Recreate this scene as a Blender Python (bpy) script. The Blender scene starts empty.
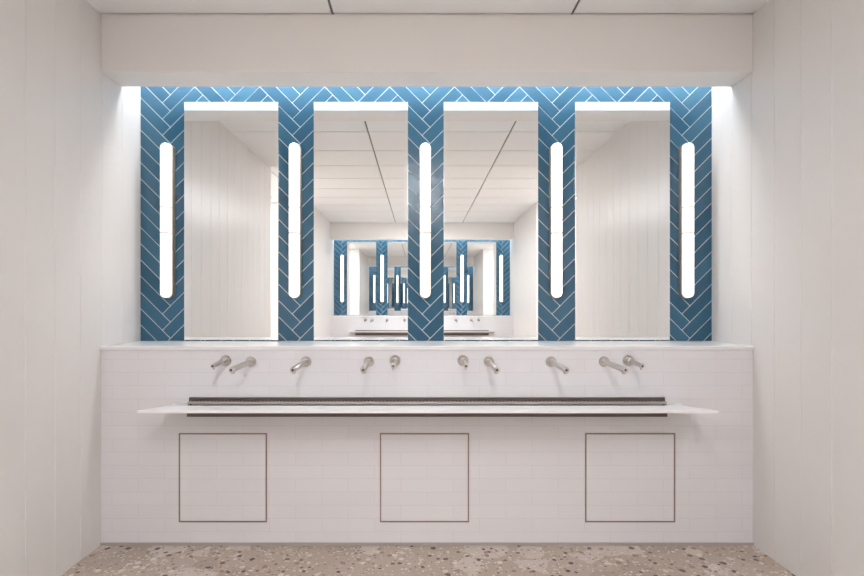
import bpy, bmesh, math, random
from mathutils import Matrix, Vector
random.seed(4)
sc = bpy.context.scene
sc.view_settings.view_transform = 'Standard'
COL = sc.collection

# ---------------------------------------------------------------- dimensions
F = 2.95; B = 3.369; SB = 3.155; HX = 1.863
EYE = 1.377; CEIL = 3.034; SOF = 2.703; LEDGE = 1.137
YR = B - 7.6

# ---------------------------------------------------------------- materials
def mat(name, col, rough=0.5, metal=0.0, spec=0.5, emis=None, es=0.0, coat=0.0):
    m = bpy.data.materials.new(name); m.use_nodes = True
    b = m.node_tree.nodes['Principled BSDF']
    b.inputs['Base Color'].default_value = (*col, 1)
    b.inputs['Roughness'].default_value = rough
    b.inputs['Metallic'].default_value = metal
    b.inputs['Specular IOR Level'].default_value = spec
    b.inputs['Coat Weight'].default_value = coat
    if emis:
        b.inputs['Emission Color'].default_value = (*emis, 1)
        b.inputs['Emission Strength'].default_value = es
    return m
def nodes(m): return m.node_tree.nodes, m.node_tree.links, m.node_tree.nodes['Principled BSDF']
def add_noise_bump(m, scale, strength, dist=0.01, stretch=(1,1,1)):
    n, l, b = nodes(m)
    tc = n.new('ShaderNodeTexCoord'); mp = n.new('ShaderNodeMapping')
    mp.inputs['Scale'].default_value = stretch
    no = n.new('ShaderNodeTexNoise'); no.inputs['Scale'].default_value = scale
    no.inputs['Detail'].default_value = 2
    bu = n.new('ShaderNodeBump'); bu.inputs['Strength'].default_value = strength
    bu.inputs['Distance'].default_value = dist
    l.new(tc.outputs['Object'], mp.inputs[0]); l.new(mp.outputs[0], no.inputs['Vector'])
    l.new(no.outputs[0], bu.inputs['Height']); l.new(bu.outputs[0], b.inputs['Normal'])
    return bu

M_wall = mat('wall_panel_paint', (0.765,0.738,0.718), 0.30, spec=0.4)
add_noise_bump(M_wall, 5.0, 0.45, 0.02, (1,1,0.6))
M_plaster = mat('soffit_plaster', (0.84,0.812,0.79), 0.6)
M_ceil = mat('ceiling_tile', (0.885,0.89,0.89), 0.7)
M_gap = mat('ceiling_seam', (0.25,0.24,0.23), 0.8)
M_stone = mat('ledge_stone', (0.84,0.83,0.835), 0.22)
M_sink = mat('sink_solid_surface', (0.88,0.87,0.875), 0.5)
M_steel = mat('brushed_steel', (0.54,0.51,0.48), 0.28, 1.0)
M_dark = mat('dark_bronze', (0.14,0.11,0.10), 0.5, 0.3)
M_grille = mat('grille_steel', (0.48,0.43,0.40), 0.4, 0.8)
M_black = mat('black_rubber', (0.02,0.02,0.02), 0.6)
M_trim = mat('access_trim_bronze', (0.30,0.22,0.18), 0.5, 0.2)
M_mirror = mat('mirror_silver', (0.95,0.965,0.965), 0.0, 1.0)
M_edge = mat('mirror_edge', (0.75,0.78,0.78), 0.2, 0.7)
M_grout = mat('grout_light', (0.74,0.79,0.82), 0.8)
M_brass = mat('sconce_metal', (0.58,0.50,0.42), 0.4, 0.8)
M_band = mat('sconce_band', (0.20,0.16,0.13), 0.7, 0.0)
M_glow = mat('sconce_diffuser', (0.9,0.9,0.9), 0.4, emis=(1.0,0.955,0.90), es=1.35)
M_cove = mat('cove_led', (0.9,0.9,0.9), 0.4, emis=(0.93,0.97,1.0), es=15.0)
M_ceil_fill = mat('ceiling_fill_glow', (0.9,0.9,0.9), 0.4, emis=(0.985,0.985,1.0), es=31.0)  # glow of the added ceiling fill strip
M_alcove_fill = mat('alcove_fill_glow', (0.9,0.9,0.9), 0.4, emis=(0.985,0.985,1.0), es=26.0)  # glow of the added alcove fill panels

# blue glazed tile
M_blue = mat('blue_glazed_tile', (0.03,0.16,0.30), 0.2)
n,l,b = nodes(M_blue)
geo = n.new('ShaderNodeNewGeometry'); cr = n.new('ShaderNodeValToRGB')
cr.color_ramp.elements[0].color = (0.020,0.098,0.175,1); cr.color_ramp.elements[1].color = (0.040,0.146,0.235,1)
l.new(geo.outputs['Random Per Island'], cr.inputs[0]); l.new(cr.outputs[0], b.inputs['Base Color'])
add_noise_bump(M_blue, 14, 0.12, 0.01)

# white subway tile (procedural brick)
M_tile = mat('white_subway_tile', (0.78,0.75,0.755), 0.2)
n,l,b = nodes(M_tile)
tc = n.new('ShaderNodeTexCoord'); sx = n.new('ShaderNodeSeparateXYZ'); cx = n.new('ShaderNodeCombineXYZ')
l.new(tc.outputs['Object'], sx.inputs[0]); l.new(sx.outputs['X'], cx.inputs['X']); l.new(sx.outputs['Z'], cx.inputs['Y'])
br = n.new('ShaderNodeTexBrick'); l.new(cx.outputs[0], br.inputs['Vector'])
br.inputs['Color1'].default_value = (0.775,0.76,0.78,1); br.inputs['Color2'].default_value = (0.79,0.775,0.795,1)
br.inputs['Mortar'].default_value = (0.70,0.68,0.69,1)
br.inputs['Scale'].default_value = 1; br.inputs['Brick Width'].default_value = 0.30
br.inputs['Row Height'].default_value = 0.0758; br.inputs['Mortar Size'].default_value = 0.0013
br.inputs['Mortar Smooth'].default_value = 0.2
l.new(br.outputs['Color'], b.inputs['Base Color'])
no = n.new('ShaderNodeTexNoise'); no.inputs['Scale'].default_value = 9; l.new(tc.outputs['Object'], no.inputs['Vector'])
ma = n.new('ShaderNodeMath'); ma.operation = 'MULTIPLY_ADD'; ma.inputs[1].default_value = -0.5
l.new(br.outputs['Fac'], ma.inputs[0]); l.new(no.outputs[0], ma.inputs[2])
bu = n.new('ShaderNodeBump'); bu.inputs['Strength'].default_value = 0.3; bu.inputs['Distance'].default_value = 0.004
l.new(ma.outputs[0], bu.inputs['Height']); l.new(bu.outputs[0], b.inputs['Normal'])

# terrazzo floor
M_terr = mat('terrazzo', (0.5,0.42,0.35), 0.3)
n,l,b = nodes(M_terr)
tc = n.new('ShaderNodeTexCoord')
wn = n.new('ShaderNodeTexNoise'); wn.inputs['Scale'].default_value = 22
l.new(tc.outputs['Object'], wn.inputs['Vector'])
mx = n.new('ShaderNodeMixRGB'); mx.inputs[0].default_value = 0.018
l.new(tc.outputs['Object'], mx.inputs[1]); l.new(wn.outputs['Color'], mx.inputs[2])
def chips(scale, thr, stops, prev, seed):
    mp = n.new('ShaderNodeMapping'); mp.inputs['Location'].default_value = (seed, seed*1.7, 0.3)
    l.new(mx.outputs[0], mp.inputs[0])
    v = n.new('ShaderNodeTexVoronoi'); v.inputs['Scale'].default_value = scale
    l.new(mp.outputs[0], v.inputs['Vector'])
    sp = n.new('ShaderNodeSeparateColor'); l.new(v.outputs['Color'], sp.inputs[0])
    mr = n.new('ShaderNodeMath'); mr.operation = 'MULTIPLY_ADD'; mr.inputs[1].default_value = thr; mr.inputs[2].default_value = thr*0.1
    l.new(sp.outputs[1], mr.inputs[0])
    lt = n.new('ShaderNodeMath'); lt.operation = 'LESS_THAN'
    l.new(v.outputs['Distance'], lt.inputs[0]); l.new(mr.outputs[0], lt.inputs[1])
    r = n.new('ShaderNodeValToRGB'); r.color_ramp.interpolation = 'CONSTANT'
    r.color_ramp.elements[0].color = (*stops[0],1)
    r.color_ramp.elements[1].position = 1/len(stops); r.color_ramp.elements[1].color = (*stops[1],1)
    for i,c in enumerate(stops[2:],2):
        e = r.color_ramp.elements.new(i/len(stops)); e.color = (*c,1)
    l.new(sp.outputs[0], r.inputs[0])
    m_ = n.new('ShaderNodeMixRGB'); l.new(lt.outputs[0], m_.inputs[0]); l.new(r.outputs[0], m_.inputs[2])
    if isinstance(prev, tuple): m_.inputs[1].default_value = (*prev,1)
    else: l.new(prev, m_.inputs[1])
    return m_.outputs[0]
o = chips(4.5, 1.0, [(0.54,0.44,0.37),(0.66,0.575,0.51),(0.46,0.37,0.305)], (0.51,0.415,0.34), 0.2)
o = chips(58, 0.46, [(0.72,0.65,0.58),(0.33,0.24,0.19),(0.56,0.46,0.38),(0.78,0.72,0.66)], o, 3.1)
o = chips(25, 0.38, [(0.17,0.11,0.08),(0.78,0.72,0.66),(0.075,0.06,0.055),(0.36,0.24,0.17),(0.72,0.65,0.58)], o, 7.7)
l.new(o, b.inputs['Base Color'])

# ---------------------------------------------------------------- mesh helpers
def obj_from_bm(name, bm, mats, parent=None, smooth=False):
    me = bpy.data.meshes.new(name); bmesh.ops.recalc_face_normals(bm, faces=bm.faces)
    bm.to_mesh(me); bm.free()
    for m in (mats if isinstance(mats, list) else [mats]): me.materials.append(m)
    if smooth:
        for p in me.polygons: p.use_smooth = True
        try: me.set_sharp_from_angle(angle=math.radians(35))
        except Exception: pass
    ob = bpy.data.objects.new(name, me); COL.objects.link(ob)
    if parent: ob.parent = parent
    return ob
def bm_box(bm, x0,x1,y0,y1,z0,z1, mi=0, bevel=0):
    r = bmesh.ops.create_cube(bm, size=1)
    for v in r['verts']:
        v.co = Vector((x0+(v.co.x+.5)*(x1-x0), y0+(v.co.y+.5)*(y1-y0), z0+(v.co.z+.5)*(z1-z0)))
    fs = {f for v in r['verts'] for f in v.link_faces}
    for f in fs: f.material_index = mi
    if bevel:
        es = list({e for f in fs for e in f.edges})
        rr = bmesh.ops.bevel(bm, geom=es, offset=bevel, segments=2, affect='EDGES', profile=0.5)
        for f in rr['faces']: f.material_index = mi
def box(name, x0,x1,y0,y1,z0,z1, m, parent=None, bevel=0):
    bm = bmesh.new(); bm_box(bm, x0,x1,y0,y1,z0,z1,0,bevel)
    return obj_from_bm(name, bm, m, parent)
def empty(name, loc=(0,0,0)):
    e = bpy.data.objects.new(name, None); e.location = loc; e.empty_display_size = 0.1
    COL.objects.link(e); return e
def lathe(bm, prof, mtx, seg=28, mi=0):
    rings = []
    for a, r in prof:
        rings.append([bm.verts.new(mtx @ Vector((a, r*math.cos(2*math.pi*i/seg), r*math.sin(2*math.pi*i/seg)))) for i in range(seg)])
    for j in range(len(rings)-1):
        for i in range(seg):
            f = bm.faces.new((rings[j][i], rings[j][(i+1)%seg], rings[j+1][(i+1)%seg], rings[j+1][i])); f.material_index = mi
    for r in (rings[0], rings[-1]):
        f = bm.faces.new(r); f.material_index = mi

# ---------------------------------------------------------------- room shell
def side_wall(name, s):
    pts = [(B+0.1, HX), (0.39, HX), (0.39, 3.4), (-1.73, 3.4), (-1.73, HX), (YR-0.1, HX)]
    bm = bmesh.new(); prof = []
    for i in range(len(pts)-1):
        a = Vector((pts[i][1]*s, pts[i][0])); c = Vector((pts[i+1][1]*s, pts[i+1][0]))
        d = c-a; L = d.length; d.normalize()
        nrm = Vector((-d.y, d.x)) if s > 0 else Vector((d.y, -d.x))
        prof.append(a.copy())
        t = 0.118
        while t < L-0.02:
            for dt, dep in ((-0.0025,0),(0,0.0027),(0.0025,0)):
                prof.append(a + d*(t+dt) + nrm*dep)
            t += 0.193
    prof.append(Vector((pts[-1][1]*s, pts[-1][0])))
    lo = [bm.verts.new((p.x,p.y,0)) for p in prof]; hi = [bm.verts.new((p.x,p.y,CEIL)) for p in prof]
    for i in range(len(prof)-1): bm.faces.new((lo[i],lo[i+1],hi[i+1],hi[i]))
    off = [(B+0.1, HX+.12), (0.51, HX+.12), (0.51, 3.52), (-1.85, 3.52), (-1.85, HX+.12), (YR-0.1, HX+.12)]
    lo2 = [bm.verts.new((x*s,y,0)) for y,x in off]; hi2 = [bm.verts.new((x*s,y,CEIL)) for y,x in off]
    for i in range(len(off)-1): bm.faces.new((lo2[i],hi2[i],hi2[i+1],lo2[i+1]))
    bm.faces.new((lo[0],hi[0],hi2[0],lo2[0])); bm.faces.new((lo[-1],hi[-1],hi2[-1],lo2[-1]))
    return obj_from_bm(name, bm, M_wall)
side_wall('wall_left', -1); side_wall('wall_right', 1)
box('floor', -3.6,3.6, YR-0.15, B+0.15, -0.1, 0.0, M_terr)

# ceiling with panel seams
bm = bmesh.new()
bm_box(bm, -3.6,3.6, YR-0.15, B+0.15, CEIL+0.012, CEIL+0.1, 1)
xs = [-3.6,-1.9,-0.54,0.83,2.2,3.6]
ys = []; y = F-0.003
while y > YR-0.15: ys.append(y); y -= 0.61
ys.append(YR-0.15); ys = [B+0.15]+ys
for i in range(len(xs)-1):
    for j in range(len(ys)-1):
        gx = 0.008
        bm_box(bm, xs[i]+gx, xs[i+1]-gx, ys[j+1]+0.007, ys[j]-0.007, CEIL, CEIL+0.014, 0)
obj_from_bm('ceiling', bm, [M_ceil, M_gap])

front = []   # objects duplicated onto the facing end of the room

# back wall: substrate + herringbone tiles in a single mesh
def clip(poly, x0,x1,z0,z1):
    for ax, lim, sg in ((0,x0,1),(0,x1,-1),(1,z0,1),(1,z1,-1)):
        out = []
        for i in range(len(poly)):
            p, q = poly[i], poly[(i+1)%len(poly)]
            ip = (p[ax]-lim)*sg >= 0; iq = (q[ax]-lim)*sg >= 0
            if ip: out.append(p)
            if ip != iq:
                t = (lim-p[ax])/(q[ax]-p[ax]); out.append((p[0]+t*(q[0]-p[0]), p[1]+t*(q[1]-p[1])))
        poly = out
        if not poly: return []
    return poly
bm = bmesh.new()
bm_box(bm, -HX-0.1, HX+0.1, B, B+0.12, 0, CEIL, 0)
W = 0.0749; g = 0.0020; r2 = 1/math.sqrt(2)
def to_wall(x, z): return ((x-z)*r2*W + 0.5*r2*W, (x+z)*r2*W + 2.0)
for k in range(-40,41):
    for m_ in range(-8,9):
        ox, oz = k+4*m_, k-4*m_
        for (ax,az,wx,wz) in ((ox,oz,4,1),(ox+4,oz-3,1,4)):
            gg = g/W
            q = [(ax+gg,az+gg),(ax+wx-gg,az+gg),(ax+wx-gg,az+wz-gg),(ax+gg,az+wz-gg)]
            p = clip([to_wall(*c) for c in q], -HX, HX, LEDGE, CEIL-0.005)
            if len(p) < 3: continue
            c = (sum(a for a,_ in p)/len(p), sum(a for _,a in p)/len(p))
            tilt = (random.uniform(-.004,.004), random.uniform(-.004,.004))
            f_in = []
            for a,z in p:
                dx,dz = c[0]-a, c[1]-z; ln = math.hypot(dx,dz) or 1
                e = min(0.0010, ln*0.3)
                f_in.append((a+dx/ln*e, z+dz/ln*e))
            vb = [bm.verts.new((a, B+0.001, z)) for a,z in p]
            vm = [bm.verts.new((a, B-0.0008, z)) for a,z in p]
            vt = [bm.verts.new((a, B-0.0018+tilt[0]*(a-c[0])+tilt[1]*(z-c[1]), z)) for a,z in f_in]
            for A_,B_ in ((vb,vm),(vm,vt)):
                for i in range(len(p)):
                    j = (i+1)%len(p)
                    f = bm.faces.new((A_[i],A_[j],B_[j],B_[i])); f.material_index = 1
            f = bm.faces.new(vt); f.material_index = 1
wb = obj_from_bm('wall_back', bm, [M_grout, M_blue]); front.append(wb)

so = box('soffit', -HX, HX, F, SB, SOF, CEIL, M_plaster, bevel=0.004); front.append(so)

# tiled half wall with stone ledge
e = empty('tiled_vanity_counter')
box('half_wall', -HX, HX, F, B-0.003, 0.0, LEDGE-0.022, M_tile, e)
box('ledge', -HX, HX, F-0.012, B-0.003, LEDGE-0.022, LEDGE, M_stone, e, bevel=0.003)
front.append(e)
front.append(box('baseboard_vanity', -HX, HX, F-0.008, F, 0.0, 0.014, mat('base_sealant',(0.42,0.37,0.34),0.5)))

# access panels
for (x0,x1) in ((-1.417,-0.914),(-0.269,0.240),(0.903,1.417)):
    z0,z1 = 0.131,0.640; t = 0.007
    e = empty('access_panel', (0,0,0)); 
    bm = bmesh.new()
    bm_box(bm, x0,x1,F-0.004,F, z0,z0+t); bm_box(bm, x0,x1,F-0.004,F, z1-t,z1)
    bm_box(bm, x0,x0+t,F-0.004,F, z0+t,z1-t); bm_box(bm, x1-t,x1,F-0.004,F, z0+t,z1-t)
    obj_from_bm('frame', bm, M_trim, e)
    box('door_leaf', x0+t+.001,x1-t-.001,F-0.003,F, z0+t+.001,z1-t-.001, M_tile, e)
    front.append(e)

# mirrors
for x0,x1 in ((-1.571,-0.960),(-0.730,-0.118),(0.113,0.727),(0.967,1.582)):
    z0,z1 = LEDGE+0.006, 2.688; yb = B-0.002; yf = B-0.020
    e = empty('wall_mirror')
    bm = bmesh.new()
    bm_box(bm, x0,x1, yf+0.0015, yb, z0, z1, 0)
    obj_from_bm('edge', bm, M_edge, e)
    bm = bmesh.new()
    bm_box(bm, x0+.0015,x1-.0015, yf, yf+0.0014, z0+.0015, z1-.0015)
    obj_from_bm('glass', bm, M_mirror, e)
    front.append(e)

# sconces
def stadium(cx, z0, z1, r, seg=16):
    pts = []
    for i in range(seg+1):
        a = math.pi*i/seg; pts.append((cx+r*math.cos(a), z1-r+r*math.sin(a)))
    for i in range(seg+1):
        a = math.pi+math.pi*i/seg; pts.append((cx+r*math.cos(a), z0+r+r*math.sin(a)))
    return pts
def rect(cx, z0, z1, r): return [(cx-r,z0),(cx+r,z0),(cx+r,z1),(cx-r,z1)]
def prism(bm, layers, mi=0):
    rings = [[bm.verts.new((x,y,z)) for x,z in pts] for pts,y in layers]
    for j in range(len(rings)-1):
        n_ = len(rings[j])
        for i in range(n_):
            f = bm.faces.new((rings[j][i],rings[j][(i+1)%n_],rings[j+1][(i+1)%n_],rings[j+1][i])); f.material_index = mi
    for r in (rings[0],rings[-1]):
        f = bm.faces.new(r); f.material_index = mi
def halfcap(cx, zflat, zend, r, seg=16):
    s = 1 if zend > zflat else -1
    pts = [(cx+r, zflat)]
    for i in range(seg+1):
        a = math.pi*i/seg; pts.append((cx+r*math.cos(a), zend - s*r + s*r*math.sin(a)))
    pts.append((cx-r, zflat)); return pts[:]
RD = 0.031
for cx in (-1.672,-0.848,-0.006,0.840,1.683):
    z0,z1 = 1.413,2.415; zm = 1.914
    e = empty('wall_sconce')
    bm = bmesh.new()
    prism(bm, [(stadium(cx,z0,z1,RD+.006),B-0.001),(stadium(cx,z0,z1,RD+.006),B-0.040),(stadium(cx,z0+.002,z1-.002,RD+.004),B-0.042)])
    obj_from_bm('housing', bm, M_brass, e, True)
    bm = bmesh.new()
    hb = 0.0028
    for zf_, ze in ((1.9965+hb,z1-.006),(1.8315-hb,z0+.006)):
        s = 1 if ze > zf_ else -1
        prism(bm, [(halfcap(cx,zf_,ze,RD),B-0.042),(halfcap(cx,zf_,ze,RD),B-0.066),(halfcap(cx,zf_,ze-s*.002,RD-.002),B-0.070),(halfcap(cx,zf_,ze-s*.006,RD-.006),B-0.072)])
    for a,c in ((1.8315+hb,zm-.0012),(zm+.0012,1.9965-hb)):
        prism(bm, [(rect(cx,a,c,RD),B-0.042),(rect(cx,a,c,RD),B-0.066),(rect(cx,a,c,RD-.002),B-0.070),(rect(cx,a,c,RD-.006),B-0.072)])
    obj_from_bm('diffuser', bm, M_glow, e, True)
    bm = bmesh.new()
    for z in (1.9965,1.8315):
        bm_box(bm, cx-RD-.001,cx+RD+.001,B-0.0750,B-0.042,z-hb,z+hb)
    bm_box(bm, cx-RD,cx+RD,B-0.0735,B-0.042,zm-.0012,zm+.0012)
    obj_from_bm('bands', bm, M_band, e)
    front.append(e)

# trough sink: thin slab draining back to a slotted steel channel
e = empty('trough_sink')
hw = 1.446; yf = F-0.385
zb, zf = 0.806, 0.847
bm = bmesh.new()
def slab(x0,x1,ya,za,yb_,zb_,th_a,th_b):
    vs = [bm.verts.new(c) for c in ((x0,ya,za),(x1,ya,za),(x1,yb_,zb_),(x0,yb_,zb_),
          (x0,ya,za-th_a),(x1,ya,za-th_a),(x1,yb_,zb_-th_b),(x0,yb_,zb_-th_b))]
    for f in ((0,1,2,3),(4,7,6,5),(0,4,5,1),(1,5,6,2),(2,6,7,3),(3,7,4,0)): bm.faces.new([vs[i] for i in f])
slab(-hw,hw,yf,zf,F-0.045,zb,0.013,0.018)
hs = 1.352
slab(-hw,-hs,F-0.045,zb,F,zb+.004,0.018,0.018); slab(hs,hw,F-0.045,zb,F,zb+.004,0.018,0.018)
bmesh.ops.bevel(bm, geom=[ed for ed in bm.edges if ed.calc_length()>0.3], offset=0.002, segments=2, affect='EDGES')
obj_from_bm('basin_slab', bm, M_sink, e)
bm = bmesh.new()
zc = 0.742
bm_box(bm, -hs,hs,F-0.045,F-0.040,zc+.01,zb); bm_box(bm,-hs,hs,F-0.045,F,zc,zc+.01)
bm_box(bm,-hs,-hs+.01,F-0.04,F,zc+.01,zb); bm_box(bm,hs-.01,hs,F-0.04,F,zc+.01,zb)
obj_from_bm('trough_channel', bm, M_dark, e)
bm = bmesh.new()
bm_box(bm,-hs,hs,F-0.006,F,0.815,0.840,0); bm_box(bm,-hs-.004,hs+.004,F-0.009,F,0.840,0.844,0)
bm_box(bm,-hs-.004,-hs,F-0.009,F,0.806,0.844,0); bm_box(bm,hs,hs+.004,F-0.009,F,0.806,0.844,0)
N = 130
for i in range(N):
    x = -hs + (i+0.5)*2*hs/N
    bm_box(bm, x-.0055,x+.0055,F-0.034,F-0.006,0.814,0.824,1)
bm_box(bm,-hs,hs,F-0.038,F-0.034,0.811,0.826,1)
obj_from_bm('strainer_grille', bm, [M_dark, M_grille], e)
front.append(e)

# faucets and soap dispensers
def axis_mtx(x, z, drop):
    d = Vector((0,-1,-drop)).normalized(); s = Vector((1,0,0)); u = s.cross(d).normalized()
    return Matrix((( d.x,s.x,u.x,x),(d.y,s.y,u.y,F),(d.z,s.z,u.z,z),(0,0,0,1)))
ZF = 1.048
for x in (-1.006,-0.691,-0.331,0.354,0.709,1.011):
    e = empty('wall_faucet')
    A = axis_mtx(x, ZF, 0.03)
    bm = bmesh.new()
    lathe(bm, [(0,.030),(.006,.030),(.009,.0275),(.009,.0145)], A)
    obj_from_bm('flange', bm, M_steel, e, True)
    bm = bmesh.new()
    lathe(bm, [(.005,.0150),(.305,.0150),(.309,.0140),(.311,.0115)], A)
    obj_from_bm('spout', bm, M_steel, e, True)
    bm = bmesh.new()
    D = Matrix.Translation(A @ Vector((.288,0,0))) @ Matrix.Rotation(math.pi/2, 4, 'Y')
    lathe(bm, [(.010,.010),(.021,.010),(.022,.008)], D)
    obj_from_bm('aerator', bm, M_steel, e, True)
    bm = bmesh.new()
    lathe(bm, [(.3105,.006),(.3118,.006),(.312,.004)], A, 16)
    obj_from_bm('sensor_eye', bm, M_black, e, True)
    front.append(e)
for x in (-1.149,-0.183,0.206,1.149):
    e = empty('soap_dispenser')
    A = axis_mtx(x, ZF+0.006, 0.05)
    bm = bmesh.new()
    lathe(bm, [(0,.031),(.007,.031),(.010,.0285),(.010,.021),(.045,.021),(.048,.019),(.048,.0125)], A)
    obj_from_bm('body', bm, M_steel, e, True)
    bm = bmesh.new()
    lathe(bm, [(.04,.0125),(.185,.0125),(.189,.0115),(.190,.009)], A)
    obj_from_bm('spout', bm, M_steel, e, True)
    bm = bmesh.new()
    D = Matrix.Translation(A @ Vector((.174,0,0))) @ Matrix.Rotation(math.pi/2, 4, 'Y')
    lathe(bm, [(.008,.007),(.020,.006),(.022,.004)], D, 16)
    obj_from_bm('nozzle', bm, M_steel, e, True)
    bm = bmesh.new()
    lathe(bm, [(.190,.0055),(.1912,.0055),(.1914,.004)], A, 16)
    obj_from_bm('tip', bm, M_black, e, True)
    front.append(e)

# cove LED above the soffit slot
e = empty('cove_light')
bm = bmesh.new(); bm_box(bm,-HX+.01,HX-.01, SB+.03, B-.03, CEIL-.035, CEIL-.001)
obj_from_bm('housing', bm, M_plaster, e)
bm = bmesh.new(); bm_box(bm,-HX+.02,HX-.02, SB+.04, B-.04, CEIL-.041, CEIL-.035)
obj_from_bm('led_strip', bm, M_cove, e)
front.append(e)

# duplicate the vanity on the facing end wall (seen in the mirrors)
R = Matrix.Translation((0, B+YR, 0)) @ Matrix.Rotation(math.pi, 4, 'Z')
for ob in front:
    base = {'wall_back':'wall_front'}.get(ob.name, ob.name.split('.')[0])
    c = ob.copy(); c.name = base; COL.objects.link(c)
    c.matrix_world = R @ ob.matrix_basis
    for ch in list(ob.children):
        d = ch.copy(); COL.objects.link(d); d.parent = c

# added fill lights, unseen: ceiling strip on the room axis + alcove panels
e = empty('added_ceiling_fill')  # invented strip, kept behind the centre tile strip in reflections
box('housing', -.13,.13,-3.2,0.5,CEIL-.03,CEIL, M_plaster, e, 0.003)
box('diffuser', -.115,.115,-3.185,0.485,CEIL-.036,CEIL-.030, M_ceil_fill, e)
for s in (-1,1):
    e = empty('added_alcove_fill')  # invented panel, put in for side glow from the alcove
    cx = 2.65*s
    box('housing', cx-.32,cx+.32,-1.3,0.0,CEIL-.025,CEIL, M_plaster, e, 0.003)
    box('diffuser', cx-.30,cx+.30,-1.28,-0.02,CEIL-.031,CEIL-.025, M_alcove_fill, e)

w = bpy.data.worlds.new('world'); sc.world = w; w.use_nodes = True
w.node_tree.nodes['Background'].inputs[0].default_value = (0.8,0.8,0.8,1)
w.node_tree.nodes['Background'].inputs[1].default_value = 0.3

cam = bpy.data.cameras.new('camera'); co = bpy.data.objects.new('camera', cam); COL.objects.link(co)
co.location = (-0.04,0,EYE); co.rotation_euler = (math.pi/2,0,0)
cam.sensor_width = 36; cam.lens = 516.25/864*36
cam.shift_x = 12/864; cam.shift_y = 16/864; cam.clip_start = 0.02
sc.camera = co
